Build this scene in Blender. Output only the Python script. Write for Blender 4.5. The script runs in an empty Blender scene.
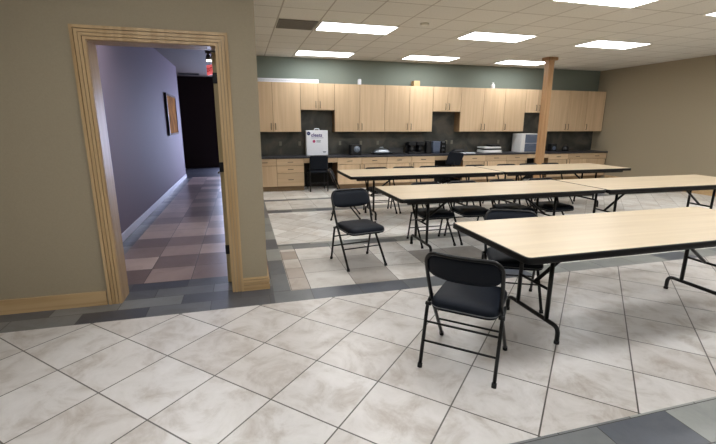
import bpy, bmesh, math, random
from mathutils import Vector, Matrix

S = bpy.context.scene
COL = S.collection
random.seed(7)
PI = math.pi

# ------------------------------------------------------------------ camera
F_PX, YAW, PITCH, ROLL, H = 411.8, math.radians(15.52), math.radians(13.54), math.radians(.23), 1.535
cy_, sy_, cp_, sp_ = math.cos(YAW), math.sin(YAW), math.cos(PITCH), math.sin(PITCH)
fw = Vector((sy_*cp_, cy_*cp_, -sp_)); rt = Vector((cy_, -sy_, 0)); up = rt.cross(fw)
r2 = math.cos(ROLL)*rt + math.sin(ROLL)*up; u2 = -math.sin(ROLL)*rt + math.cos(ROLL)*up
cam = bpy.data.objects.new('camera', bpy.data.cameras.new('camera'))
COL.objects.link(cam)
M3 = Matrix((r2, u2, -fw)).transposed()
cam.matrix_world = Matrix.Translation((0, 0, H)) @ M3.to_4x4()
cam.data.sensor_width = 36.0; cam.data.sensor_fit = 'HORIZONTAL'; cam.data.lens = F_PX/716*36
cam.data.clip_start = .05; cam.data.clip_end = 100
S.camera = cam

# ------------------------------------------------------------------ world, exposure, light strengths
S.view_settings.view_transform = 'Standard'; S.view_settings.look = 'None'
S.view_settings.gamma = 1; S.view_settings.use_curve_mapping = False
S.view_settings.exposure = 0.0
W = bpy.data.worlds.new('world'); S.world = W; W.use_nodes = True
W.node_tree.nodes['Background'].inputs[0].default_value = (.55, .68, 1, 1)
W.node_tree.nodes['Background'].inputs[1].default_value = .3
PANEL_STRENGTH = 13.0           # the fluorescent panels of the ceiling
HALL_WINDOW_STRENGTH = 25.0      # daylight behind the glass at the end of the hall

# ------------------------------------------------------------------ material helpers
def lin(c):
    c = c/255.0
    return c/12.92 if c <= .04045 else ((c+.055)/1.055)**2.4
def rgb(r, g, b): return (lin(r), lin(g), lin(b), 1)

class NT:
    def __init__(s, name):
        s.m = bpy.data.materials.new(name); s.m.use_nodes = True
        s.t = s.m.node_tree; s.b = s.t.nodes['Principled BSDF']
    def n(s, kind, **kw):
        o = s.t.nodes.new(kind)
        for k, v in kw.items():
            if isinstance(k, str) and hasattr(o, k): setattr(o, k, v)
        return o
    def l(s, a, b): s.t.links.new(a, b)
    def math(s, op, a, b=None):
        o = s.n('ShaderNodeMath', operation=op)
        for i, v in enumerate((a, b)):
            if v is None: continue
            if isinstance(v, (int, float)): o.inputs[i].default_value = v
            else: s.l(v, o.inputs[i])
        return o.outputs[0]
    def ramp(s, fac, stops, const=False):
        o = s.n('ShaderNodeValToRGB'); e = o.color_ramp.elements
        if const: o.color_ramp.interpolation = 'CONSTANT'
        while len(e) < len(stops): e.new(.5)
        for i, (p, c) in enumerate(stops): e[i].position = p; e[i].color = c
        s.l(fac, o.inputs[0]); return o.outputs[0]
    def mix(s, mode, fac, a, b):
        o = s.n('ShaderNodeMixRGB', blend_type=mode)
        for i, v in enumerate((fac, a, b)):
            if isinstance(v, (int, float)): o.inputs[i].default_value = v
            elif isinstance(v, tuple): o.inputs[i].default_value = v
            else: s.l(v, o.inputs[i])
        return o.outputs[0]
    def bump(s, h, strength=.2, dist=.01):
        o = s.n('ShaderNodeBump'); o.inputs['Strength'].default_value = strength; o.inputs['Distance'].default_value = dist
        s.l(h, o.inputs['Height']); s.l(o.outputs[0], s.b.inputs['Normal'])

def simple(name, col, rough=.5, metal=0, noise=.08, scale=30, spec=.5, coat=0):
    k = NT(name)
    tc = k.n('ShaderNodeTexCoord'); nz = k.n('ShaderNodeTexNoise'); nz.inputs['Scale'].default_value = scale
    nz.inputs['Detail'].default_value = 4
    k.l(tc.outputs['Object'], nz.inputs['Vector'])
    lo = tuple(c*(1-noise) for c in col[:3])+(1,); hi = tuple(min(1, c*(1+noise)) for c in col[:3])+(1,)
    k.l(k.ramp(nz.outputs['Fac'], [(.3, lo), (.7, hi)]), k.b.inputs['Base Color'])
    k.b.inputs['Roughness'].default_value = rough; k.b.inputs['Metallic'].default_value = metal
    k.b.inputs['Specular IOR Level'].default_value = spec
    if coat: k.b.inputs['Coat Weight'].default_value = coat
    return k.m

def emit(name, col, strength):
    k = NT(name)
    k.b.inputs['Base Color'].default_value = (.8, .8, .8, 1)
    k.b.inputs['Emission Color'].default_value = col; k.b.inputs['Emission Strength'].default_value = strength
    return k.m

def wood(name, base, dark, axis='Z', scale=1.0, rough=.42, fine=1.0):
    """fine straight grain running along one axis, each board its own tint"""
    k = NT(name)
    tc = k.n('ShaderNodeTexCoord'); oi = k.n('ShaderNodeObjectInfo')
    mp = k.n('ShaderNodeMapping')
    st = {'X': (.9, 18, 18), 'Y': (18, .9, 18), 'Z': (18, 18, .9)}[axis]
    mp.inputs['Scale'].default_value = tuple(v*scale for v in st)
    add = k.n('ShaderNodeVectorMath', operation='ADD')
    sc = k.n('ShaderNodeVectorMath', operation='SCALE'); sc.inputs[0].default_value = (7, 13, 3)
    k.l(oi.outputs['Random'], sc.inputs['Scale'])
    k.l(tc.outputs['Object'], add.inputs[0]); k.l(sc.outputs[0], add.inputs[1])
    k.l(add.outputs[0], mp.inputs['Vector'])
    nz = k.n('ShaderNodeTexNoise'); nz.inputs['Scale'].default_value = 1.0; nz.inputs['Detail'].default_value = 5
    nz.inputs['Distortion'].default_value = .4
    k.l(mp.outputs[0], nz.inputs['Vector'])
    c = k.ramp(nz.outputs['Fac'], [(.28, dark), (.52, base), (.8, tuple(min(1, v*1.12) for v in base[:3])+(1,))])
    tint = k.ramp(oi.outputs['Random'], [(0, (.80, .79, .78, 1)), (1, (1.0, 1.0, 1.0, 1))])
    k.l(k.mix('MULTIPLY', 1.0, c, tint), k.b.inputs['Base Color'])
    k.b.inputs['Roughness'].default_value = rough
    return k.m

def tiled(name, origin, ang, bw, rh, mortar, colours, grout, offset=0.0, mottle=.5, mscale=3.0, stain=None, rough=.38, freq=2, bump=.25):
    """tiles laid in the floor plane (world coordinates): one random colour per tile, cloudy mottling inside it"""
    k = NT(name)
    g = k.n('ShaderNodeNewGeometry')
    sub = k.n('ShaderNodeVectorMath', operation='SUBTRACT'); sub.inputs[1].default_value = (origin[0], origin[1], 0)
    k.l(g.outputs['Position'], sub.inputs[0])
    a = k.n('ShaderNodeVectorMath', operation='DOT_PRODUCT'); a.inputs[1].default_value = (math.cos(ang), -math.sin(ang), 0)
    b = k.n('ShaderNodeVectorMath', operation='DOT_PRODUCT'); b.inputs[1].default_value = (math.sin(ang), math.cos(ang), 0)
    k.l(sub.outputs[0], a.inputs[0]); k.l(sub.outputs[0], b.inputs[0])
    xy = k.n('ShaderNodeCombineXYZ'); k.l(a.outputs['Value'], xy.inputs[0]); k.l(b.outputs['Value'], xy.inputs[1])
    br = k.n('ShaderNodeTexBrick'); br.offset = offset; br.offset_frequency = freq
    k.l(xy.outputs[0], br.inputs['Vector'])
    br.inputs['Color1'].default_value = (0, 0, 0, 1); br.inputs['Color2'].default_value = (1, 1, 1, 1)
    br.inputs['Mortar'].default_value = (.5, .5, .5, 1)
    br.inputs['Scale'].default_value = 1; br.inputs['Mortar Size'].default_value = mortar
    br.inputs['Mortar Smooth'].default_value = .1; br.inputs['Brick Width'].default_value = bw; br.inputs['Row Height'].default_value = rh
    base = k.ramp(br.outputs['Color'], colours)
    # cloudy mottling shifted from tile to tile
    sh = k.n('ShaderNodeVectorMath', operation='SCALE'); sh.inputs[0].default_value = (31, 17, 9)
    k.l(br.outputs['Color'], sh.inputs['Scale'])
    ad = k.n('ShaderNodeVectorMath', operation='ADD'); k.l(xy.outputs[0], ad.inputs[0]); k.l(sh.outputs[0], ad.inputs[1])
    nz = k.n('ShaderNodeTexNoise'); nz.inputs['Scale'].default_value = mscale; nz.inputs['Detail'].default_value = 7
    nz.inputs['Roughness'].default_value = .68; nz.inputs['Distortion'].default_value = .5
    k.l(ad.outputs[0], nz.inputs['Vector'])
    st = stain or (.62, .55, .48, 1)
    mot = k.ramp(nz.outputs['Fac'], [(.32, st), (.5, (.92, .91, .9, 1)), (.68, (1.06, 1.06, 1.07, 1))])
    c = k.mix('MULTIPLY', mottle, base, mot)
    k.l(k.mix('MIX', br.outputs['Fac'], c, grout), k.b.inputs['Base Color'])
    k.b.inputs['Roughness'].default_value = rough
    k.bump(k.math('SUBTRACT', nz.outputs['Fac'], k.math('MULTIPLY', br.outputs['Fac'], 2.0)), bump, .004)
    return k.m

# ------------------------------------------------------------------ materials
CREAM = [(0, rgb(206, 200, 194)), (1, rgb(216, 212, 208))]
m_cream = tiled('cream_diagonal_tile', (-.249, 3.067), PI/4, .4544, .4544, .0045, CREAM, rgb(92, 86, 80), mottle=.8, mscale=4.2, stain=(.60, .54, .48, 1), rough=.3)
m_smalldiag = tiled('small_diagonal_tile', (.36, 5.2), PI/4, .31, .31, .003, [(0, rgb(216, 212, 206)), (1, rgb(240, 238, 234))], rgb(150, 140, 128), mottle=.7, stain=(.7, .62, .55, 1))
SLATE = [(0, rgb(80, 85, 96)), (.25, rgb(108, 111, 114)), (.5, rgb(138, 140, 137)), (1, rgb(158, 160, 155))]
m_slate = tiled('slate_border_tile', (.315, 3.4), 0, .46, .245, .003, SLATE, rgb(70, 68, 66), offset=.5, mottle=.6, mscale=4, stain=(.66, .66, .7, 1), rough=.35)
m_slate_run = tiled('slate_strip_tile', (.2, 3.66), 0, .5, .45, .003, SLATE, rgb(70, 68, 66), mottle=.6, mscale=4, stain=(.66, .66, .7, 1), rough=.35)
m_greytile = tiled('grey_plank_tile', (.105-.446*7, 3.636-.438*3), 0, .446, .438, .003, [(0, rgb(142, 134, 128)), (.25, rgb(166, 160, 153)), (.45, rgb(216, 212, 206)), (1, rgb(236, 233, 228))], rgb(84, 78, 72), mottle=.7, mscale=3, stain=(.66, .6, .56, 1))
m_striptile = tiled('cream_strip_tile', (.37, 3.66), 0, .18, .30, .003, [(0, rgb(166, 152, 140)), (1, rgb(212, 207, 200))], rgb(98, 92, 86), mottle=.6)
m_cream_row = tiled('cream_row_tile', (.36, 7.4), 0, .46, .46, .003, [(0, rgb(214, 210, 203)), (1, rgb(240, 238, 234))], rgb(140, 132, 122), mottle=.7)
m_hall = tiled('hall_tile', (-.573, 4.19), 0, .436, .43, .003, [(0, rgb(112, 94, 90)), (.3, rgb(144, 124, 118)), (.55, rgb(176, 154, 146)), (1, rgb(206, 184, 174))], rgb(60, 52, 50), mottle=.6, stain=(.66, .6, .6, 1), rough=.3)
m_hall_slate = tiled('hall_slate_tile', (-.09, 3.4), 0, .5, .2, .003, [(0, rgb(66, 68, 76)), (.3, rgb(90, 92, 96)), (.6, rgb(110, 111, 112)), (1, rgb(128, 129, 128))], rgb(62, 60, 60), offset=.5, mottle=.6, mscale=4, rough=.35)

def wallpaint(name, col, noise=.03):
    k = NT(name); g = k.n('ShaderNodeNewGeometry'); nz = k.n('ShaderNodeTexNoise'); nz.inputs['Scale'].default_value = 90
    nz.inputs['Detail'].default_value = 3
    k.l(g.outputs['Position'], nz.inputs['Vector'])
    k.l(k.ramp(nz.outputs['Fac'], [(.3, tuple(c*(1-noise) for c in col[:3])+(1,)), (.7, tuple(c*(1+noise) for c in col[:3])+(1,))]), k.b.inputs['Base Color'])
    k.b.inputs['Roughness'].default_value = .75; k.b.inputs['Specular IOR Level'].default_value = .25
    k.bump(nz.outputs['Fac'], .06, .003); return k.m
m_taupe = wallpaint('taupe_wall_paint', rgb(160, 148, 126))
m_sage = wallpaint('sage_wall_paint', rgb(124, 132, 123))
m_hallwall = wallpaint('mauve_wall_paint', rgb(122, 106, 118))
m_kneeshade = wallpaint('painted_knee_shade', rgb(40, 38, 36))  # shade of the knee spaces put into a near-black colour
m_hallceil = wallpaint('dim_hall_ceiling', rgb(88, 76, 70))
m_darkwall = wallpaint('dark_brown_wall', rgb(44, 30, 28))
m_endfloor = tiled('hall_dark_slate', (-2, 12.6), 0, .46, .4, .003, [(0, rgb(60, 60, 66)), (1, rgb(84, 84, 92))], rgb(50, 50, 54), mottle=.5, rough=.3)

def ceiling_mat():
    k = NT('acoustic_ceiling'); g = k.n('ShaderNodeNewGeometry')
    sub = k.n('ShaderNodeVectorMath', operation='SUBTRACT'); sub.inputs[1].default_value = (.595-.61*20, 6.475-.61*20, 0)
    k.l(g.outputs['Position'], sub.inputs[0])
    br = k.n('ShaderNodeTexBrick'); br.offset = 0
    k.l(sub.outputs[0], br.inputs['Vector'])
    br.inputs['Color1'].default_value = rgb(216, 212, 203); br.inputs['Color2'].default_value = rgb(222, 218, 209); br.inputs['Mortar'].default_value = rgb(178, 170, 158)
    br.inputs['Scale'].default_value = 1; br.inputs['Mortar Size'].default_value = .011; br.inputs['Mortar Smooth'].default_value = .2
    br.inputs['Brick Width'].default_value = .61; br.inputs['Row Height'].default_value = .61
    nz = k.n('ShaderNodeTexNoise'); nz.inputs['Scale'].default_value = 60; nz.inputs['Detail'].default_value = 6; nz.inputs['Roughness'].default_value = .7
    k.l(g.outputs['Position'], nz.inputs['Vector'])
    sp = k.ramp(nz.outputs['Fac'], [(.36, (.78, .77, .75, 1)), (.5, (1, 1, 1, 1))])
    k.l(k.mix('MULTIPLY', .7, br.outputs['Color'], sp), k.b.inputs['Base Color'])
    k.b.inputs['Roughness'].default_value = .9; k.b.inputs['Specular IOR Level'].default_value = .1
    k.bump(nz.outputs['Fac'], .2, .004); return k.m
m_ceil = ceiling_mat()

def backsplash_mat():
    k = NT('dark_slate_backsplash'); g = k.n('ShaderNodeNewGeometry')
    sx = k.n('ShaderNodeSeparateXYZ'); k.l(g.outputs['Position'], sx.inputs[0])
    c = k.n('ShaderNodeCombineXYZ'); k.l(sx.outputs['X'], c.inputs[0]); k.l(sx.outputs['Z'], c.inputs[1])
    nz = k.n('ShaderNodeTexNoise'); nz.inputs['Scale'].default_value = 2.2; nz.inputs['Detail'].default_value = 8; nz.inputs['Distortion'].default_value = 1.2
    k.l(c.outputs[0], nz.inputs['Vector'])
    br = k.n('ShaderNodeTexBrick'); br.offset = 0; k.l(c.outputs[0], br.inputs['Vector'])
    br.inputs['Color1'].default_value = (.8, .8, .8, 1); br.inputs['Color2'].default_value = (1, 1, 1, 1); br.inputs['Mortar'].default_value = (.7, .7, .7, 1)
    br.inputs['Scale'].default_value = 1; br.inputs['Mortar Size'].default_value = .002; br.inputs['Brick Width'].default_value = .3; br.inputs['Row Height'].default_value = .3
    col = k.ramp(nz.outputs['Fac'], [(.3, rgb(56, 56, 52)), (.5, rgb(78, 78, 72)), (.62, rgb(96, 90, 80)), (.75, rgb(86, 88, 86))])
    k.l(k.mix('MULTIPLY', .8, col, br.outputs['Color']), k.b.inputs['Base Color'])
    k.b.inputs['Roughness'].default_value = .55; return k.m
m_splash = backsplash_mat()

m_maple = wood('maple_veneer', rgb(219, 191, 156), rgb(210, 180, 144))
m_maple_h = wood('maple_veneer_across', rgb(219, 191, 156), rgb(210, 180, 144), axis='X')
m_carcass = wood('maple_carcass', rgb(150, 118, 84), rgb(134, 104, 72))
m_toe = wood('toe_kick_wood', rgb(150, 124, 90), rgb(128, 104, 74), axis='X')
m_trim = wood('oak_trim', rgb(198, 168, 126), rgb(178, 146, 102), axis='Z', rough=.4)
m_trim_h = wood('oak_trim_across', rgb(198, 168, 126), rgb(178, 146, 102), axis='X', rough=.4)
m_post = wood('fir_post', rgb(176, 138, 98), rgb(150, 110, 74), axis='Z', rough=.55)
m_leaf = wood('door_leaf_wood', rgb(160, 142, 104), rgb(140, 122, 86), axis='Z')
m_lam = wood('maple_laminate', rgb(216, 197, 168), rgb(209, 188, 157), axis='X', scale=.8, rough=.36)
m_counter = simple('dark_counter_laminate', rgb(52, 52, 58), .4, noise=.25, scale=25)
m_black = simple('black_edge_plastic', rgb(8, 8, 9), .5, spec=.25)
m_steel = simple('black_painted_steel', rgb(7, 7, 9), .35, noise=.05, spec=.35)
m_vinyl = simple('navy_black_vinyl', rgb(14, 20, 30), .6, noise=.2, scale=220, spec=.18)
m_piping = simple('grey_piping', rgb(96, 98, 100), .6)
m_rubber = simple('black_rubber', rgb(16, 16, 17), .7)
m_nickel = simple('brushed_nickel', rgb(112, 102, 88), .4, metal=.6)
m_hinge = simple('dark_bronze_hinge', rgb(26, 28, 32), .4, metal=.5)
m_chrome = simple('polished_steel', rgb(150, 156, 164), .3, metal=.85)
m_white = simple('white_card', rgb(240, 243, 252), .6, noise=.02)
m_whiteplastic = simple('white_plastic', rgb(222, 222, 222), .4, noise=.02)
m_greyplastic = simple('cool_grey_plastic', rgb(120, 130, 144), .4, noise=.03)
m_bluegrey = simple('blue_grey_plastic', rgb(92, 104, 126), .4, noise=.05)
m_blackplastic = simple('black_plastic', rgb(17, 18, 22), .45, noise=.05)
m_cardboard = simple('brown_cardboard', rgb(198, 166, 124), .8)
m_purple = simple('purple_print', rgb(72, 52, 130), .6)
m_pink = simple('pink_print', rgb(190, 70, 120), .6)
m_navy = simple('navy_print', rgb(44, 56, 110), .6)
m_ivory = simple('ivory_plate', rgb(128, 124, 112), .6)
m_vent = simple('grey_grille', rgb(110, 104, 94), .6)
m_ventdark = simple('dark_duct', rgb(30, 28, 26), .8)
m_paleboard = simple('white_hall_baseboard', rgb(206, 204, 214), .45, noise=.02)
m_panel = emit('fluorescent_diffuser', (.96, .98, 1.0, 1), PANEL_STRENGTH)
m_lightframe = simple('white_light_frame', rgb(220, 216, 206), .5, noise=.02)
m_exit = emit('red_exit_face', (1.0, .10, .09, 1), .75)
m_lamp = emit('emergency_lamp', (1, .96, .85, 1), 4)
m_daylight = emit('daylight_behind_glass', (.60, .68, 1.0, 1), HALL_WINDOW_STRENGTH)
m_frame = simple('walnut_frame', rgb(96, 64, 40), .8)
m_picture = simple('plain_amber_print', rgb(184, 122, 52), 1.0, spec=.05, noise=.3, scale=4)
m_exitletter = simple('exit_letter_dark', rgb(60, 10, 12), .5)

# ------------------------------------------------------------------ mesh helpers
class MB:
    def __init__(s): s.bm = bmesh.new()
    def box(s, x0, y0, z0, x1, y1, z1, mi=0):
        v = [s.bm.verts.new((x, y, z)) for x in (x0, x1) for y in (y0, y1) for z in (z0, z1)]
        for q in ((0, 1, 3, 2), (4, 6, 7, 5), (0, 4, 5, 1), (2, 3, 7, 6), (0, 2, 6, 4), (1, 5, 7, 3)):
            f = s.bm.faces.new([v[i] for i in q]); f.material_index = mi
        return s
    def bbox(s, x0, y0, z0, x1, y1, z1, r=.004, seg=2):
        t = bmesh.new()
        bmesh.ops.create_cube(t, size=1)
        for v in t.verts:
            v.co = Vector(((x0+x1)/2+v.co.x*(x1-x0), (y0+y1)/2+v.co.y*(y1-y0), (z0+z1)/2+v.co.z*(z1-z0)))
        bmesh.ops.bevel(t, geom=t.edges[:], offset=r, segments=seg, affect='EDGES', profile=.5)
        me = bpy.data.meshes.new('t'); t.to_mesh(me); t.free(); s.bm.from_mesh(me); bpy.data.meshes.remove(me)
        return s
    def tube(s, pts, r, seg=8, closed=False):
        pts = [Vector(p) for p in pts]; n = len(pts); rings = []
        prev = None
        for i, p in enumerate(pts):
            a = pts[i-1] if (i > 0 or closed) else p
            b = pts[(i+1) % n] if (i < n-1 or closed) else p
            t = (b-a).normalized()
            if prev is None:
                ref = Vector((0, 0, 1)) if abs(t.z) < .9 else Vector((1, 0, 0))
                u = t.cross(ref).normalized()
            else:
                u = (prev - t*prev.dot(t)).normalized()
            prev = u; w = t.cross(u)
            rr = r[i] if isinstance(r, (list, tuple)) else r
            rings.append([s.bm.verts.new(p+(u*math.cos(2*PI*k/seg)+w*math.sin(2*PI*k/seg))*rr) for k in range(seg)])
        for i in range(n if closed else n-1):
            A, B = rings[i], rings[(i+1) % n]
            for k in range(seg):
                f = s.bm.faces.new((A[k], A[(k+1) % seg], B[(k+1) % seg], B[k])); f.smooth = True
        if not closed:
            s.bm.faces.new(rings[0][::-1]); s.bm.faces.new(rings[-1])
        return s
    def lathe(s, cx, cy, prof, seg=24):
        rings = []
        for r, z in prof:
            rings.append([s.bm.verts.new((cx+r*math.cos(2*PI*k/seg), cy+r*math.sin(2*PI*k/seg), z)) for k in range(seg)])
        for A, B in zip(rings, rings[1:]):
            for k in range(seg):
                f = s.bm.faces.new((A[k], A[(k+1) % seg], B[(k+1) % seg], B[k])); f.smooth = True
        s.bm.faces.new(rings[0][::-1]); s.bm.faces.new(rings[-1])
        return s
    def slab(s, outline, layers):
        """stack of scaled/offset copies of an outline: layers = [(inset, z)]"""
        cx = sum(p[0] for p in outline)/len(outline); cy = sum(p[1] for p in outline)/len(outline)
        w = max(abs(p[0]-cx) for p in outline); h = max(abs(p[1]-cy) for p in outline)
        rings = []
        for ins, z in layers:
            rings.append([s.bm.verts.new((cx+(x-cx)*(1-ins/w), cy+(y-cy)*(1-ins/h), z)) for x, y in outline])
        n = len(outline)
        for A, B in zip(rings, rings[1:]):
            for k in range(n):
                f = s.bm.faces.new((A[k], A[(k+1) % n], B[(k+1) % n], B[k])); f.smooth = len(layers) > 2
        s.bm.faces.new(rings[0][::-1]); s.bm.faces.new(rings[-1])
        return s
    def build(s, name, mat, parent=None, loc=None):
        bmesh.ops.recalc_face_normals(s.bm, faces=s.bm.faces[:])
        me = bpy.data.meshes.new(name); s.bm.to_mesh(me); s.bm.free()
        for m in (mat if isinstance(mat, (list, tuple)) else [mat]): me.materials.append(m)
        o = bpy.data.objects.new(name, me); COL.objects.link(o)
        if parent: o.parent = parent
        if loc: o.location = loc
        return o

def rrect(x0, y0, x1, y1, r, seg=4):
    pts = []
    for cx, cy, a0 in ((x1-r, y1-r, 0), (x0+r, y1-r, PI/2), (x0+r, y0+r, PI), (x1-r, y0+r, 1.5*PI)):
        for k in range(seg+1):
            a = a0+PI/2*k/seg; pts.append((cx+r*math.cos(a), cy+r*math.sin(a)))
    return pts

def arc(path, r, seg=4):
    """round the inner corners of a polyline"""
    P = [Vector(p) for p in path]; out = [P[0]]
    for a, b, c in zip(P, P[1:], P[2:]):
        d1 = (a-b); d2 = (c-b); q = min(r, d1.length*.45, d2.length*.45)
        s, e = b+d1.normalized()*q, b+d2.normalized()*q
        for k in range(seg+1):
            t = k/seg; out.append((1-t)**2*s+2*t*(1-t)*b+t*t*e)
    out.append(P[-1]); return out

def thing(name, label, cat, loc=(0, 0, 0), rz=0, group=None):
    o = bpy.data.objects.new(name, None); COL.objects.link(o); o.empty_display_size = .1
    o.location = loc; o.rotation_euler = (0, 0, rz); o['label'] = label; o['category'] = cat
    if group: o['group'] = group
    return o
def tag(o, label, cat, group=None):
    o['label'] = label; o['category'] = cat
    if group: o['group'] = group
    return o
def struct(o): o['kind'] = 'structure'; return o
def dup(root, loc, rz, label, group=None):
    def cp(o, par):
        c = o.copy(); COL.objects.link(c)
        if par: c.parent = par
        for ch in kids[o.name]: cp(ch, c)
        return c
    kids = {}
    def walk(o):
        kids[o.name] = list(o.children)
        for ch in o.children: walk(ch)
    walk(root)
    r = cp(root, None); r.location = loc; r.rotation_euler = (0, 0, rz); r['label'] = label
    if group: r['group'] = group
    return r
def text(name, body, size, mat, parent, loc, rot, depth=.0008):
    cu = bpy.data.curves.new(name, 'FONT'); cu.body = body; cu.size = size; cu.align_x = 'CENTER'; cu.align_y = 'CENTER'; cu.extrude = depth; cu.offset = size*.018
    tmp = bpy.data.objects.new('tmp_text', cu); COL.objects.link(tmp)
    dg = bpy.context.evaluated_depsgraph_get(); dg.update()
    me = bpy.data.meshes.new_from_object(tmp.evaluated_get(dg)); bpy.data.objects.remove(tmp)
    me.name = name; me.materials.clear(); me.materials.append(mat)
    o = bpy.data.objects.new(name, me); COL.objects.link(o); o.parent = parent; o.location = loc; o.rotation_euler = rot
    return o

# ------------------------------------------------------------------ the room
CZ = 2.984          # ceiling height
YW = 10.05          # kitchen wall
XR = 9.9            # right wall
def rect_floor(name, rects):
    mats = []; mb = MB()
    for x0, y0, x1, y1, m in rects:
        if m not in mats: mats.append(m)
        v = [mb.bm.verts.new((x, y, 0)) for x, y in ((x0, y0), (x1, y0), (x1, y1), (x0, y1))]
        f = mb.bm.faces.new(v); f.material_index = mats.index(m)
    return struct(mb.build(name, mats))
BX = .362
rect_floor('floor', [
    (-3.2, -2.6, XR, 1.455, m_slate),
    (-3.2, 1.455, XR, 3.4, m_cream),
    (.2, 3.4, XR, 3.645, m_slate),
    (.2, 3.645, BX, YW, m_slate_run),
    (BX, 3.645, .55, 4.95, m_striptile), (.55, 3.645, XR, 4.95, m_greytile),
    (BX, 4.95, XR, 5.19, m_slate),
    (BX, 5.19, XR, 7.13, m_smalldiag),
    (BX, 7.13, XR, 7.40, m_slate),
    (BX, 7.40, XR, 8.27, m_cream_row),
    (BX, 8.27, XR, 8.44, m_slate),
    (BX, 8.44, XR, YW, m_cream_row),
    (-3.2, 3.4, .2, 4.19, m_hall_slate),
    (-1.61, 4.19, -1.42, 12.6, m_hall_slate), (-1.42, 4.19, .2, 12.6, m_hall),
    (-3.2, 12.6, 2.6, 15.25, m_endfloor), (.2, YW, 2.6, 12.6, m_hall),
])
mb = MB()
mb.box(-3.2, -2.6, CZ, XR, 3.98, CZ+.05); mb.box(.045, 3.98, CZ, XR, YW+.1, CZ+.05)
struct(mb.build('ceiling', m_ceil))
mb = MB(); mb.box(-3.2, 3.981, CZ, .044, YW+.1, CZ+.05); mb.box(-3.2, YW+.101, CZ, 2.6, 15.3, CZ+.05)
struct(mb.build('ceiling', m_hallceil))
DX0, DX1, DH = -1.10, -.150, 2.15
mb = MB()
mb.box(-3.2, 3.76, 0, DX0, 3.98, CZ); mb.box(DX1, 3.76, 0, .158, 3.98, CZ); mb.box(DX0, 3.76, DH, DX1, 3.98, CZ)
struct(mb.build('wall_front', m_taupe))
struct(MB().box(.045, 3.981, 0, .158, YW, CZ).build('wall_left', m_taupe))
struct(MB().box(.045, YW+.001, 0, XR+.12, YW+.15, CZ).build('wall_back', m_sage))
struct(MB().box(XR, -2.6, 0, XR+.12, YW, CZ).build('wall_right', m_taupe))
struct(MB().box(-3.3, -2.72, 0, XR+.12, -2.6, CZ).build('wall_behind', m_taupe))
struct(MB().box(-3.32, -2.6, 0, -3.2, 3.98, CZ).build('wall_left', m_taupe))
struct(MB().box(-1.72, 3.981, 0, -1.60, 12.64, CZ).build('wall_left', m_hallwall))
mb = MB()   # far end of the hall: dark wall with a glazed opening on the right
mb.box(-3.2, 15.2, 0, -.72, 15.32, CZ); mb.box(-.72, 15.2, 2.35, 1.6, 15.32, CZ); mb.box(1.6, 15.2, 0, 2.6, 15.32, CZ)
struct(mb.build('wall_end', m_darkwall))
struct(MB().box(2.6, YW+.15, 0, 2.72, 15.3, CZ).build('wall_right', m_hallwall))
struct(MB().box(-3.32, 12.64, 0, -3.2, 15.3, CZ).build('wall_left', m_darkwall))
w1 = struct(MB().box(-.72, 15.27, 0, 1.6, 15.28, 2.35).build('window_1', m_daylight))
mb = MB()
for x in (-.72, .02, .78, 1.54): mb.box(x, 15.21, 0, x+.06, 15.262, 2.35)
mb.box(-.66, 15.212, 0, 1.54, 15.26, .08); mb.box(-.66, 15.212, 2.28, 1.54, 15.26, 2.35)
mb.build('window_frame', m_darkwall, w1)

# baseboards
mb = MB()
for z0, z1, d in ((0, .050, .018), (.055, .074, .011), (.080, .100, .018), (.106, .125, .010)):
    mb.box(-.064, 3.76-d, z0, .158+d, 3.76, z1); mb.box(.158, 3.76, z0, .158+d, 9.40, z1)
struct(mb.build('baseboard_front', m_trim_h))
struct(MB().bbox(-1.60, 3.99, 0, -1.582, 12.64, .105, .004).build('baseboard_left', m_paleboard))
struct(MB().box(-3.2, 15.18, 0, -.74, 15.2, .11).build('baseboard_end', m_darkwall))
mb = MB(); mb.box(-3.2, 3.745, 0, DX0-.1, 3.76, .125); struct(mb.build('baseboard_left', m_trim_h))
struct(MB().box(XR-.015, -2.6, 0, XR, 9.40, .125).build('baseboard_right', m_trim_h))

# doorway: casing, jambs, opened leaf with hinges
d1 = bpy.data.objects.new('door_1', None); COL.objects.link(d1); struct(d1)
mb = MB()
CW = .1
for o, w, d in ((0, .022, .014), (.025, .022, .019), (.050, .024, .015), (.077, .023, .021)):   # inner to outer
    mb.box(DX1-.013+o, 3.76-d, 0, DX1-.013+o+w-.001, 3.76, DH-.013+o+w)
    mb.box(DX0+.013-o-w+.001, 3.76-d, 0, DX0+.013-o, 3.76, DH-.013+o+w)
    mb.box(DX0+.013-o, 3.76-d, DH-.013+o, DX1-.013+o, 3.76, DH-.013+o+w-.001)
mb.build('casing', m_trim, d1)
mb = MB()
mb.box(DX1-.016, 3.762, 0, DX1-.001, 3.978, DH-.016); mb.box(DX0+.001, 3.762, 0, DX0+.016, 3.978, DH-.016)
mb.box(DX0+.001, 3.762, DH-.016, DX1-.001, 3.978, DH-.001)
mb.build('jamb', m_trim, d1)
leaf = MB().bbox(-.211, 3.99, .012, -.164, 4.90, 2.12, .002).build('leaf', m_leaf, d1)
for z in (.345, 1.135, 1.91):
    mb = MB(); mb.bbox(-.213, 3.983, z-.045, -.160, 3.992, z+.045, .002); mb.tube([(-.158, 3.986, z-.048), (-.158, 3.986, z+.048)], .008)
    mb.build('hinge', m_hinge, leaf)
mb = MB(); mb.tube(arc([(-.211, 4.83, 1.0), (-.266, 4.83, 1.0), (-.266, 4.72, 1.0)], .02), .009)
mb.build('door_lever', m_nickel, leaf)

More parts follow.
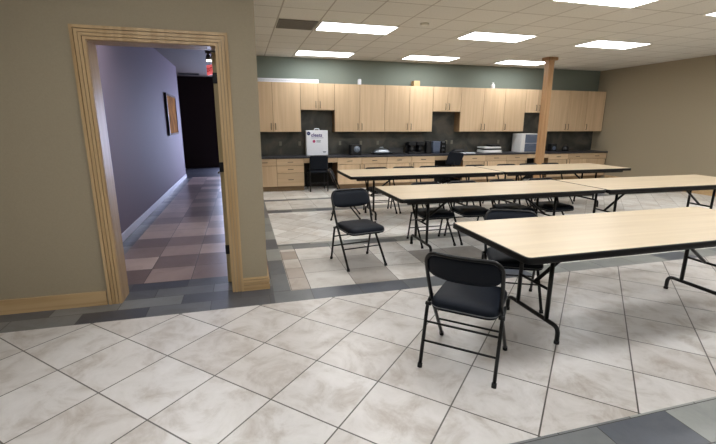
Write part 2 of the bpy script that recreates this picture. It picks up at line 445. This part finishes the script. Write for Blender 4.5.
# backsplash and counter are against the kitchen wall
struct(MB().box(.2, 10.034, .787, XR, 10.0495, 1.95).build('trim_1', m_splash))
struct(MB().box(.2, 10.036, 0, XR, 10.0495, .74).build('knee_shade_panel', m_kneeshade))  # dark sheet under the counter, painted shade for the knee spaces

# ------------------------------------------------------------------ ceiling fixtures
def ceiling_light(x, y, label, group=None):
    t = thing('ceiling_light', label, 'ceiling light', (x, y, CZ), 0, group)
    mb = MB(); w, d = 1.18, .57
    for a in ((-.02, -.02, w+.02, 0), (-.02, d, w+.02, d+.02), (-.02, 0, 0, d), (w, 0, w+.02, d)):
        mb.box(a[0], a[1], -.012, a[2], a[3], -.001)
    mb.build('frame', m_lightframe, t)
    MB().box(.001, .001, -.008, w-.001, d-.001, -.002).build('diffuser', m_panel, t)
    return t
GL = 'recessed fluorescent ceiling panels'
ceiling_light(1.246, 6.478, 'bright recessed ceiling panel directly beside the dark grey vent', GL)
ceiling_light(1.236, 9.046, 'bright recessed ceiling panel near the sage wall above the tall white carton', GL)
ceiling_light(3.739, 6.448, 'bright recessed ceiling panel in the nearer row, right of the one by the vent', GL)
ceiling_light(3.681, 8.952, 'bright recessed ceiling panel near the sage wall, middle one of the far row', GL)
ceiling_light(6.13, 8.95, 'bright recessed ceiling panel partly hidden by the wooden post', GL)
ceiling_light(-1.3, 5.2, 'added unseen ceiling panel brightening the hall behind the doorway', None)  # lamp added out of view to brighten the hall floor
ceiling_light(6.22, 6.44, 'bright recessed ceiling panel in the nearer row, right of the wooden post', GL)
for y in (4.04, 1.6, -.84):
    for x in (-1.2, 1.246, 3.7, 6.15, 8.6):
        if y > 3.5 and x < 0: continue
        ceiling_light(x, y, 'recessed ceiling panel high over the nearest table and the open cream floor', 'ceiling panels overhead')

t = thing('ceiling_vent', 'dark grey square return air grille in the ceiling', 'vent', (.615, 6.49, CZ))
mb = MB()
for a in ((0, 0, .57, .025), (0, .545, .57, .57), (0, .026, .025, .544), (.545, .026, .57, .544)): mb.box(a[0], a[1], -.014, a[2], a[3], -.001)
mb.build('frame', m_vent, t)
MB().box(.026, .026, -.003, .544, .544, -.001).build('backing', m_ventdark, t)
for i in range(16):
    y = .035+i*.032
    mb = MB(); mb.box(.026, y, -.012, .544, y+.02, -.008); mb.build('slat', m_vent, t)
t = MB().lathe(2.737, 6.178, [(.001, CZ-.03), (.04, CZ-.03), (.06, CZ-.02), (.065, CZ-.001)], 20).build('smoke_detector', m_lightframe)
tag(t, 'small round off-white smoke detector on the ceiling tiles', 'smoke detector')

# ------------------------------------------------------------------ wooden post
t = thing('wooden_post', 'square fir post rising in front of the kitchen cabinets to the ceiling', 'post', (6.81, 8.38, 0))
MB().bbox(-.07, -.075, .002, .07, .075, CZ-.07, .004).build('shaft', m_post, t)
mb = MB(); mb.bbox(-.12, -.125, CZ-.07, .12, .125, CZ-.003, .006); mb.build('cap', m_post, t)
mb = MB(); mb.bbox(-.085, -.09, .002, .085, .09, .12, .005); mb.build('base_collar', m_post, t)

# ------------------------------------------------------------------ kitchen cabinets
def hbar(parent, cx, y, cz, l=.11):      # horizontal bar pull
    MB().tube(arc([(cx-l/2, y, cz), (cx-l/2, y-.028, cz), (cx+l/2, y-.028, cz), (cx+l/2, y, cz)], .012, 3), .008, 6).build('handle', m_nickel, parent)
def vbar(parent, cx, y, cz, l=.14):
    MB().tube(arc([(cx, y, cz-l/2), (cx, y-.028, cz-l/2), (cx, y-.028, cz+l/2), (cx, y, cz+l/2)], .012, 3), .008, 6).build('handle', m_nickel, parent)
YB = 9.43
def base_cabinet(x0, x1, kind, label, flip=False):
    t = thing('base_cabinet', label, 'cabinet', (x0, YB, 0), 0, 'base cabinets along the kitchen wall')
    w = x1-x0; g = .0045
    MB().box(.001, .022, .112, w-.001, .60, .746).build('body', m_carcass, t)
    MB().box(.001, .09, .001, w-.001, .11, .111).build('toe_kick', m_toe, t)
    def front(nm, z0, z1, a=0, b=w, m=m_maple_h):
        return MB().bbox(a+g, 0, z0+g, b-g, .02, z1-g, .002, 1).build(nm, m, t)
    d = front('drawer', .586, .744); hbar(d, w/2, 0, .665)
    if kind == 3:
        d = front('drawer', .421, .586); hbar(d, w/2, 0, .503)
        d = front('drawer', .114, .421); hbar(d, w/2, 0, .27)
    else:
        d = front('door', .114, .586, m=m_maple); vbar(d, .05 if flip else w-.05, 0, .50)
    return t
def apron(x0, x1, label):
    t = thing('apron_panel', label, 'panel', (x0, YB, 0), 0, 'apron panels over the knee spaces')
    w = x1-x0
    MB().bbox(.003, 0, .638, w-.003, .02, .744, .002, 1).build('panel', m_maple_h, t)
    MB().box(.002, .022, .64, w-.002, .03, .744).build('rail', m_carcass, t)
base_cabinet(.2, .719, 1, 'leftmost maple base cabinet, partly behind the wall corner', True)
base_cabinet(.719, 1.336, 3, 'maple base cabinet of three drawers left of the desk chair')
apron(1.336, 2.117, 'maple apron panel over the knee space with the black desk chair')
names = ['maple base cabinet just right of the black desk chair', 'maple base cabinet under the black radio', 'maple base cabinet under the silver domed dish', 'maple base cabinet left of the office chair knee space',
         'maple base cabinet just right of the office chair', 'maple base cabinet under the flat white printer', 'maple base cabinet left of the wooden post under the white drawer unit']
xs = [2.117, 2.711, 3.337, 3.972, 4.602]
for i in range(4): base_cabinet(xs[i], xs[i+1], 1, names[i], i % 2 == 1)
apron(4.602, 5.38, 'maple apron panel behind the tilted office chair back')
xs = [5.38, 6.022, 6.649, 7.274]
for i in range(3): base_cabinet(xs[i], xs[i+1], 1, names[4+i], i % 2 == 1)
apron(7.274, 7.95, 'maple apron panel behind the wooden post')
base_cabinet(7.95, 8.58, 1, 'maple base cabinet just right of the wooden post')
base_cabinet(8.58, 9.21, 1, 'maple base cabinet second from the right room wall', True)
base_cabinet(9.21, 9.88, 1, 'rightmost maple base cabinet against the right room wall')
t = MB().bbox(.2, 9.405, .748, 9.89, 10.032, .785, .004).build('countertop', m_counter)
tag(t, 'long dark slate laminate countertop running along the kitchen wall', 'countertop')

YU = 9.72
def upper_cabinet(x0, seam, x1, z0, label, handles=None, cat='cabinet'):
    t = thing('upper_cabinet', label, cat, (x0, YU, z0), 0, 'wall cabinets above the counter')
    w = x1-x0; h = 2.406-z0; g = .0045
    MB().box(.001, .022, 0, w-.001, .311, h).build('body', m_carcass, t)
    edges = [0, seam-x0, w] if seam else [0, w]
    for i in range(len(edges)-1):
        a, b = edges[i], edges[i+1]
        d = MB().bbox(a+g, 0, .001, b-g, .02, h-.001, .002, 1).build('door', m_maple, t)
        if len(edges) == 3: hx = b-.05 if i == 0 else a+.05
        else: hx = a+.05
        vbar(d, hx, 0, .12)
ZT, ZS = 1.328, 1.818
upper_cabinet(.2, .707, 1.334, ZT, 'tall two-door maple wall cabinet at the far left beside the wall corner')
upper_cabinet(1.334, 1.734, 2.126, ZS, 'short two-door maple wall cabinet above the tall white carton')
upper_cabinet(2.126, 2.734, 3.355, ZT, 'tall two-door maple wall cabinet above the black radio')
upper_cabinet(3.355, 3.993, 4.616, ZT, 'tall two-door maple wall cabinet carrying a small cardboard box on top')
upper_cabinet(4.616, 5.01, 5.389, ZS, 'short two-door maple wall cabinet above the office chair')
upper_cabinet(5.389, 6.04, 6.654, ZT, 'tall two-door maple wall cabinet above the flat white printer')
upper_cabinet(6.654, None, 7.283, ZT, 'tall single-door maple wall cabinet left of the last short one')
upper_cabinet(7.283, 7.67, 8.05, ZS, 'short two-door maple wall cabinet partly behind the wooden post')
upper_cabinet(8.05, 8.66, 9.27, ZT, 'tall two-door maple wall cabinet right of the wooden post')
upper_cabinet(9.27, None, 9.88, ZT, 'tall single-door maple wall cabinet against the right room wall')

# on top of the wall cabinets
t = thing('shelf_board', 'long white board lying on top of the leftmost wall cabinets', 'board', (.3, 9.80, 2.408))
MB().bbox(0, 0, 0, 1.47, .16, .085, .006).build('board', m_white, t)
MB().box(.002, -.002, .04, 1.468, -.0005, .043).build('crease', m_greyplastic, t)
def little(name, x0, x1, z, m, label, cat):
    t = thing(name, label, cat, (x0, 9.80, 2.408)); w = x1-x0
    MB().bbox(0, 0, 0, w, w*1.1, z, .006).build('body', m, t)
    MB().bbox(.008, .008, z, w-.008, w*1.1-.008, z+.01, .003).build('lid', m, t)
little('paper_carton', 2.72, 2.79, .12, m_white, 'thin white carton standing on a wall cabinet above the radio', 'carton')
little('cardboard_box', 4.12, 4.28, .12, m_cardboard, 'small tan cardboard box on top of a wall cabinet', 'box')
t = thing('white_bottle', 'small white bottle standing on a wall cabinet above the printer', 'bottle', (6.35, 9.86, 2.408))
MB().lathe(0, 0, [(.045, 0), (.05, .01), (.05, .09), (.03, .115), (.022, .12)]).build('body', m_whiteplastic, t)
MB().lathe(0, 0, [(.026, .12), (.026, .15), (.02, .155)]).build('cap', m_whiteplastic, t)

# outlets on the backsplash
OUT = [(.877, 'faint wall outlet plate under the leftmost tall wall cabinet'), (1.33, 'faint wall outlet plate close to the left side of the white carton'),
       (2.319, 'wall outlet plate between the white carton and the black radio'), (2.849, 'wall outlet plate just right of the black radio'),
       (3.292, 'wall outlet plate above the silver domed dish'), (5.19, 'left one of the paired outlet plates behind the office chair'),
       (5.35, 'right one of the paired outlet plates behind the office chair'), (6.758, 'wall outlet plate above the right end of the flat white printer')]
for x, lab in OUT:
    t = thing('outlet_plate', lab, 'outlet', (x, 10.033, 1.05), 0, 'outlets on the backsplash')
    MB().bbox(-.03, -.006, -.05, .03, 0, .05, .002).build('plate', m_ivory, t)
    for z in (-.026, .026): MB().bbox(-.016, -.009, z-.014, .016, -.0065, z+.014, .001, 1).build('socket', m_ivory, t)

# ------------------------------------------------------------------ things on the counter
CT = .786
t = thing('white_carton', 'tall white carton with carry handle and purple lettering on the dark counter', 'carton', (1.70, 9.72, CT))
MB().bbox(-.255, 0, 0, .255, .16, .575, .006).build('body', m_white, t)
MB().tube(arc([(-.06, .05, .572), (-.05, .05, .612), (.05, .05, .612), (.06, .05, .572)], .03), .009).build('carry_handle', m_white, t)
rx = (PI/2, 0, 0)
text('lettering', 'cleats', .115, m_purple, t, (-.01, -.0015, .465), rx)
MB().box(-.14, -.002, .398, .15, -.0008, .406).build('underline', m_purple, t)
mb = MB(); mb.tube([(-.075, -.0005, .325), (-.075, -.0025, .325)], .034, 14); mb.build('pink_emblem', m_pink, t)
mb = MB()
for z, a, b in ((.345, -.02, .09), (.325, -.02, .075), (.305, -.02, .085)): mb.box(a, -.002, z-.005, b, -.0008, z+.005)
mb.build('fine_print', m_greyplastic, t)
mb = MB(); mb.tube([(-.2, -.0005, .505), (-.2, -.0028, .505)], .042, 18); mb.build('round_logo', m_navy, t)
mb = MB(); mb.box(-.212, -.0035, .502, -.188, -.0029, .508); mb.build('logo_mark', m_white, t)
mb = MB(); mb.box(.13, -.002, .075, .21, -.0008, .09); mb.box(.14, -.002, .058, .2, -.0008, .066); mb.build('corner_print', m_bluegrey, t)

t = thing('radio', 'black cube radio with a round grey speaker on the counter', 'radio', (2.63, 9.66, CT))
MB().bbox(-.135, 0, .006, .135, .2, .24, .012).build('body', m_blackplastic, t)
mb = MB(); mb.tube([(.02, 0, .135), (.02, -.008, .135)], .075, 24); mb.tube([(.02, -.008, .135), (.02, -.012, .135)], [.06, .03], 24)
mb.build('speaker', m_greyplastic, t)
for x in (-.11, .11): MB().box(x-.02, .03, 0, x+.02, .17, .007).build('foot', m_rubber, t)

t = thing('domed_dish', 'silver domed serving dish on the counter right of the radio', 'dish', (3.29, 9.72, CT))
mb = MB(); mb.slab(rrect(-.23, -.15, .23, .15, .06), [(.06, 0), (.02, .02), (0, .045), (-.008, .048), (.0, .05)]); mb.build('tray', m_chrome, t)
mb = MB(); mb.slab(rrect(-.205, -.13, .205, .13, .1, 6), [(0, .051), (.005, .07), (.03, .10), (.07, .125), (.11, .135)]); mb.build('lid', m_chrome, t)
mb = MB(); mb.tube(arc([(-.05, 0, .13), (-.04, 0, .17), (.04, 0, .17), (.05, 0, .13)], .02), .011); mb.build('lid_handle', m_chrome, t)

t = thing('laptop', 'flat black laptop left on the counter right of the silver dish', 'laptop', (3.74, 9.66, CT))
MB().bbox(-.19, -.02, 0, .19, .24, .022, .005).build('base', m_blackplastic, t)
mb = MB(); mb.bbox(-.19, -.006, 0, .19, .006, .13, .004); o = mb.build('screen', m_blackplastic, t, (0, .235, .022)); o.rotation_euler = (-.35, 0, 0)

t = thing('coffee_maker', 'wide black double coffee maker on the counter left of the office chair', 'coffee maker', (4.2, 9.66, CT))
MB().bbox(-.22, 0, 0, .22, .26, .05, .01).build('base', m_blackplastic, t)
MB().bbox(-.22, .16, .05, .22, .26, .27, .012).build('tank', m_blackplastic, t)
for x in (-.11, .11):
    MB().bbox(x-.1, .0, .2, x+.1, .165, .30, .02).build('brew_head', m_blackplastic, t)
    MB().lathe(x, .075, [(.05, .052), (.07, .075), (.07, .13), (.045, .175), (.05, .19)]).build('carafe', m_blackplastic, t)
t = thing('black_canister', 'narrow tall black canister beside the double coffee maker', 'canister', (4.54, 9.74, CT))
MB().bbox(-.07, -.07, 0, .07, .07, .28, .012).build('body', m_blackplastic, t)
MB().bbox(-.066, -.066, .282, .066, .066, .31, .01).build('lid', m_blackplastic, t)
t = thing('storage_bin', 'dark blue-grey bin standing right of the black canister', 'bin', (4.74, 9.74, CT))
mb = MB(); mb.slab(rrect(-.105, -.09, .105, .09, .02), [(.012, 0), (.004, .1), (0, .27), (0, .275)]); mb.build('body', m_bluegrey, t)
MB().bbox(-.11, -.095, .277, .11, .095, .30, .008).build('lid', m_bluegrey, t)
t = thing('spice_rack', 'small dark rack of silver-capped jars on the counter', 'rack', (4.97, 9.76, CT))
mb = MB()
for x in (-.055, .055): mb.bbox(x-.006, -.04, 0, x+.006, .04, .30, .003)
for z in (0, .10, .20): mb.bbox(-.05, -.04, z+.002, .05, .04, z+.010, .002)
mb.build('frame', m_blackplastic, t)
for z in (.0, .10, .20):
    for x in (-.025, .025):
        j = MB().lathe(x, 0, [(.02, z+.0105), (.021, z+.02), (.021, z+.06), (.017, z+.066)], 14).build('jar', m_blackplastic, t)
        MB().lathe(x, 0, [(.019, z+.0665), (.019, z+.085), (.017, z+.088)], 14).build('cap', m_chrome, j)

t = thing('black_pouch', 'low black pouch lying on the counter behind the office chair', 'pouch', (5.42, 9.80, CT))
mb = MB(); mb.slab(rrect(-.16, -.1, .16, .1, .05, 5), [(.02, 0), (.002, .02), (0, .05), (.03, .085), (.08, .10)]); mb.build('body', m_blackplastic, t)
mb = MB(); mb.tube([(-.12, -.07, .075), (.12, -.07, .075)], .004); mb.build('zip', m_nickel, t)
for x, lab, rz in ((5.36, 'left one of two white paper pads on the counter edge', .1), (5.62, 'right one of two white paper pads on the counter edge', -.08)):
    t = thing('paper_pad', lab, 'pad', (x, 9.50, CT), rz, 'paper pads on the counter')
    MB().bbox(-.10, -.07, 0, .10, .07, .022, .002, 1).build('pages', m_white, t)
    MB().bbox(-.10, .05, .0225, .10, .07, .026, .001, 1).build('binding', m_greyplastic, t)

t = thing('printer', 'flat white printer with dark top on the counter', 'printer', (6.32, 9.58, CT))
MB().bbox(-.26, 0, 0, .26, .36, .07, .01).build('base', m_whiteplastic, t)
MB().bbox(-.24, .02, .072, .26, .36, .11, .008).build('body', m_blackplastic, t)
MB().bbox(-.26, .0, .112, .24, .36, .15, .008).build('scanner_lid', m_whiteplastic, t)
MB().bbox(-.02, .08, .152, .25, .34, .20, .01).build('document_feeder', m_blackplastic, t)
MB().bbox(-.2, -.12, .012, .2, -.002, .028, .003).build('paper_tray', m_whiteplastic, t)

t = thing('drawer_unit', 'white two-tier drawer unit with blue-grey fronts left of the wooden post', 'drawer unit', (7.36, 9.50, CT))
MB().bbox(-.25, .012, 0, .31, .42, .485, .01).build('body', m_whiteplastic, t)
for z0, z1 in ((.02, .235), (.245, .47)):
    d = MB().bbox(-.14, 0, z0, .23, .012, z1, .004).build('drawer', m_bluegrey, t)
    MB().bbox(-.03, -.014, z1-.045, .12, -.0005, z1-.03, .003).build('drawer_pull', m_greyplastic, d)
t = thing('black_speaker', 'small black box just right of the wooden post on the counter', 'box', (8.32, 9.7, CT))
MB().bbox(-.09, 0, .004, .09, .15, .2, .01).build('body', m_blackplastic, t)
mb = MB(); mb.tube([(0, 0, .09), (0, -.006, .09)], .055, 20); mb.build('speaker', m_bluegrey, t)
t = thing('black_kettle', 'round black kettle on the counter right of the small black box', 'kettle', (8.72, 9.72, CT))
MB().lathe(0, 0, [(.08, 0), (.095, .02), (.09, .1), (.06, .15), (.03, .16)]).build('body', m_blackplastic, t)
mb = MB(); mb.tube(arc([(-.07, 0, .13), (-.06, 0, .2), (.06, 0, .2), (.07, 0, .13)], .05), .009); mb.build('handle', m_blackplastic, t)

# ------------------------------------------------------------------ folding tables
def folding_table(x0, x1, y0, y1, label):
    cx, cy = (x0+x1)/2, (y0+y1)/2; hx, hy = (x1-x0)/2, (y1-y0)/2
    t = thing('folding_table', label, 'table', (cx, cy, 0), 0, 'long folding tables')
    MB().slab(rrect(-hx+.012, -hy+.012, hx-.012, hy-.012, .03), [(0, .722), (0, .744), (.002, .7455)]).build('tabletop', m_lam, t)
    MB().slab(rrect(-hx, -hy, hx, hy, .04), [(.003, .700), (0, .703), (0, .7405), (.003, .7435)]).build('edge_band', m_black, t)
    for y in (-hy+.10, hy-.10):
        MB().box(-hx+.12, y-.018, .664, hx-.12, y+.018, .699).build('rail', m_steel, t)
    for s in (-1, 1):
        lx = s*(hx-.47)
        for y in (-.165, .165): MB().tube([(lx, y, .699), (lx, y, .12)], .0165, 10).build('leg', m_steel, t)
        b = .29
        leg = MB().tube(arc([(lx, -b, .002), (lx, -b, .125), (lx, b, .125), (lx, b, .002)], .06, 6), .0165, 10).build('foot_bar', m_steel, t)
        MB().tube([(lx, 0, .36), (lx-s*.46, 0, .698)], .015).build('brace', m_steel, t)
        MB().tube([(lx, -.165, .36), (lx, .165, .36)], .011).build('cross_bar', m_steel, t)
        for y in (-b, b): MB().tube([(lx, y, .0), (lx, y, .022)], .019, 10).build('foot_cap', m_rubber, leg)
    return t
folding_table(1.62, 4.31, 2.0, 2.965, 'nearest maple-topped folding table, behind the chair turned away')
folding_table(1.59, 4.31, 4.03, 4.99, 'maple-topped folding table in the middle row, its left end nearest the lone aisle chair')
folding_table(4.325, 7.04, 4.01, 4.965, 'maple-topped folding table continuing the middle row at the right')
folding_table(1.545, 4.20, 5.98, 6.97, 'maple-topped folding table in the far row, left one of the two end to end')
folding_table(4.215, 6.9, 5.98, 6.97, 'maple-topped folding table in the far row, right one in front of the wooden post')

# ------------------------------------------------------------------ folding chairs (local +Y is the way they face)
def make_folding_chair(label):
    t = thing('folding_chair', label, 'chair', (0, 0, 0), 0, 'black padded folding chairs')
    def by(z): return -.10-(z-.44)*.42      # depth of the back frame at height z
    pts = [(-.226, .240, .012), (-.216, -.10, .44)]
    pts += [(-.224, by(.58), .58)]
    top = []
    for k in range(25):
        u = -math.cos(PI*k/24)
        a = abs(u)
        z = .787-(.085*(1-math.sqrt(max(0, 1-((a-.7)/.3)**2))) if a > .7 else 0)
        top.append((u*.226, by(z)-.035*(1-u*u), z))
    pts += top
    pts += [(.224, by(.58), .58), (.216, -.10, .44), (.226, .240, .012)]
    MB().tube(arc(pts, .03, 3), .0125, 10).build('front_frame', m_steel, t)
    for s in (-1, 1):
        x = s*.232
        leg = MB().tube(arc([(x, -.235, .012), (x, -.128, .40), (x, -.04, .435)], .06), .0115, 10).build('leg', m_steel, t)
        MB().tube([(x, -.2375, 0), (x, -.2315, .028)], .0155, 10).build('foot_cap', m_rubber, leg)
        MB().tube([(s*.2262, .2415, 0), (s*.2255, .227, .028)], .0165, 10).build('foot_cap', m_rubber, t)
        MB().tube([(x-s*.022, -.123, .40), (x+s*.014, -.123, .40)], .013, 10).build('pivot', m_steel, t)
    for z in (.17, .29):
        y = -.235+(z-.012)*(.107/.388)
        MB().tube([(-.232, y, z), (.232, y, z)], .0075, 8).build('crossbar', m_steel, t)
    z = .2; y = .240-(z-.012)*(.340/.428)
    MB().tube([(-.222, y, z), (.222, y, z)], .0075, 8).build('crossbar', m_steel, t)
    # seat: rounded, a little wider in front
    out = []
    for x, y in rrect(-.208, -.18, .208, .262, .07, 6):
        k = 1+.02*((y+.15)/.41); out.append((x*k, y))
    seat = MB().slab(out, [(.02, .388), (.004, .392), (0, .404), (0, .432), (.006, .446), (.022, .456), (.06, .463), (.12, .465)]).build('seat', m_vinyl, t)
    MB().tube([(x*1.004, y*1.004, .410) for x, y in out], .0035, 6, closed=True).build('piping', m_piping, seat)
    MB().slab(rrect(-.18, -.12, .18, .23, .05), [(0, .380), (0, .387)]).build('seat_pan', m_steel, seat)
    # padded curved back
    mb = MB(); N = 26; Mv = 8; F = []; B = []
    for i in range(N+1):
        u = -math.cos(PI*i/N); a = abs(u)
        zt = .779-(.08*(1-math.sqrt(max(0, 1-((a-.72)/.28)**2))) if a > .72 else 0)
        zb = .603+.03*(a**3)+(.035*(1-math.sqrt(max(0, 1-((a-.8)/.2)**2))) if a > .8 else 0)
        rowF = []; rowB = []
        for j in range(Mv+1):
            v = j/Mv; z = zb+(zt-zb)*v
            e = (1-(2*v-1)**6)*(1-a**8)
            y = by(z)-.035*(1-u*u)
            rowF.append(mb.bm.verts.new((u*.222, y+.010+.018*e, z))); rowB.append(mb.bm.verts.new((u*.222, y+.002-.008*e, z)))
        F.append(rowF); B.append(rowB)
    for i in range(N):
        for j in range(Mv):
            for G in (F, B):
                f = mb.bm.faces.new((G[i][j], G[i+1][j], G[i+1][j+1], G[i][j+1])); f.smooth = True
        for j in (0, Mv): mb.bm.faces.new((F[i][j], F[i+1][j], B[i+1][j], B[i][j]))
    for i in (0, N):
        for j in range(Mv): mb.bm.faces.new((F[i][j], F[i][j+1], B[i][j+1], B[i][j]))
    mb.build('backrest', m_vinyl, t)
    return t
def face(dx, dy): return math.atan2(-dx, dy)     # +Y turned onto (dx, dy)
proto = make_folding_chair('nearest black padded folding chair, its back towards the viewer')
proto.location = (1.355, 2.195, 0); proto.rotation_euler = (0, 0, face(.68, .73))
GC = 'black padded folding chairs'
dup(proto, (1.19, 4.27, 0), face(.17, -.985), 'black padded folding chair standing alone in the aisle, seat facing the viewer')
dup(proto, (2.22, 2.945, 0), face(-.45, -.89), 'black folding chair tucked askew under the nearest table').scale.z = .96
for x, lab in ((2.335, 'black folding chair at the middle table, nearest that table\'s left end'),
               (2.89, 'black folding chair at the middle table, second from its left end'),
               (3.52, 'black folding chair at the middle table, third from its left end'),
               (4.16, 'black folding chair at the middle table, fourth from its left end')):
    dup(proto, (x, 4.80, 0), PI+random.uniform(-.015, .015), lab).scale.z = .955
dup(proto, (1.60, 6.52, 0), face(1, -.25), 'black folding chair seen edge-on at the left end of the far table')
for x, lab in ((2.29, 'black folding chair behind the far table, leftmost of that row'),
               (2.81, 'black folding chair behind the far table, second of that row from the left'),
               (3.33, 'black folding chair behind the far table, left of the office chair'),
               (4.27, 'black folding chair behind the far table, just right of the office chair'),
               (4.96, 'black folding chair behind the far table, in front of the printer'),
               (5.47, 'black folding chair behind the far table, in front of the white drawer unit'),
               (5.98, 'black folding chair behind the far table, rightmost beside the wooden post')):
    dup(proto, (x, 6.79, 0), PI+random.uniform(-.015, .015), lab).scale.z = .955

# desk chair in the first knee space (its back to the room)
t = thing('desk_chair', 'black four-legged desk chair pushed into the knee space under the white carton', 'chair', (1.64, 9.46, 0))
mb = MB(); mb.slab(rrect(-.21, -.2, .21, .2, .06), [(.01, .42), (0, .43), (0, .455), (.03, .47)]); mb.build('seat', m_vinyl, t)
mb = MB(); mb.bbox(-.20, -.02, 0, .20, .02, .30, .015, 3); o = mb.build('backrest', m_vinyl, t, (0, -.235, .52)); o.rotation_euler = (.12, 0, 0)
for x in (-.2, .2):
    MB().tube(arc([(x, -.24, 0), (x, -.2, .42), (x, -.215, .5), (x, -.26, .8)], .05), .012).build('leg', m_steel, t)
    MB().tube(arc([(x, .19, 0), (x, .175, .40), (x, -.19, .41)], .04), .012).build('leg', m_steel, t)
MB().tube([(-.2, -.222, .2), (.2, -.222, .2)], .008).build('crossbar', m_steel, t)

# office chair in the second knee space
t = thing('office_chair', 'black swivel office chair with tilted back at the counter', 'chair', (4.90, 9.30, 0), .25)
MB().lathe(0, 0, [(.03, .10), (.03, .30), (.022, .30), (.022, .42)], 14).build('column', m_steel, t)
mb = MB(); mb.slab(rrect(-.22, -.21, .22, .21, .08), [(.02, .42), (0, .435), (0, .47), (.03, .49)]); mb.build('seat', m_vinyl, t)
mb = MB(); mb.slab(rrect(-.235, -.16, .235, .16, .05), [(.01, -.02), (0, -.012), (0, .012), (.02, .025)])
o = mb.build('backrest', m_vinyl, t, (.02, -.20, .70)); o.rotation_euler = (PI/2+.3, .12, 0)
MB().tube(arc([(0, -.05, .418), (0, -.22, .43), (0, -.185, .65)], .06), .014).build('back_support', m_steel, t)
for k in range(5):
    a = 2*PI*k/5+.3
    lg = MB().tube([(0, 0, .11), (.29*math.cos(a), .29*math.sin(a), .07)], [.026, .016]).build('leg', m_steel, t)
    mb = MB(); c = Vector((.29*math.cos(a), .29*math.sin(a), .028)); n = Vector((-math.sin(a), math.cos(a), 0))
    mb.tube([c-n*.02, c+n*.02], .0275, 14); mb.tube([c, c+Vector((0, 0, .05))], .008); mb.build('caster', m_rubber, lg)

# ------------------------------------------------------------------ the hall
t = thing('picture_frame', 'wood-framed picture hanging on the mauve hall wall', 'picture', (-1.598, 11.0, 1.70))
mb = MB()
for a in ((-.68, -.46, .68, -.42), (-.68, .42, .68, .46), (-.68, -.42, -.64, .42), (.64, -.42, .68, .42)): mb.box(0, a[0], a[1], .045, a[2], a[3])
mb.build('frame', m_frame, t)
MB().box(.001, -.639, -.419, .03, .639, .419).build('print', m_picture, t)
mb = MB(); mb.box(0, -.705, -.47, .05, -.682, .47); mb.build('edge_strip', m_blackplastic, t)

t = thing('exit_sign', 'small red lit exit sign hanging from the hall ceiling', 'sign', (-.565, 9.9, 2.63), -1.05)
MB().bbox(-.13, -.02, -.10, .13, .02, .10, .006).build('housing', m_exit, t)
text('lettering', 'EXIT', .115, m_exitletter, t, (0, -.0215, 0), rx)
MB().tube([(0, 0, .10), (0, 0, CZ-2.633)], .008).build('hanger', m_ventdark, t)
t = thing('emergency_light', 'grey twin-head emergency light on the hall ceiling', 'lamp', (-.515, 9.45, CZ))
MB().bbox(-.10, -.06, -.10, .10, .06, -.002, .01).build('housing', m_vent, t)
for x in (-.05, .05):
    h = MB().lathe(x, -.03, [(.02, -.215), (.045, -.21), (.05, -.16), (.02, -.101)], 16).build('lamp_head', m_vent, t)
MB().bbox(-.085, -.07, -.245, .085, .0, -.217, .004).build('lens', m_lamp, t)
t = thing('hall_vent', 'dark slot vent on the hall ceiling near the dark end wall', 'vent', (-1.45, 14.3, CZ))
MB().box(-.3, -.15, -.014, .3, .15, -.001).build('frame', m_ventdark, t)
for i in range(5): MB().box(-.28, -.12+i*.055, -.02, .28, -.10+i*.055, -.0145).build('slat', m_ventdark, t)
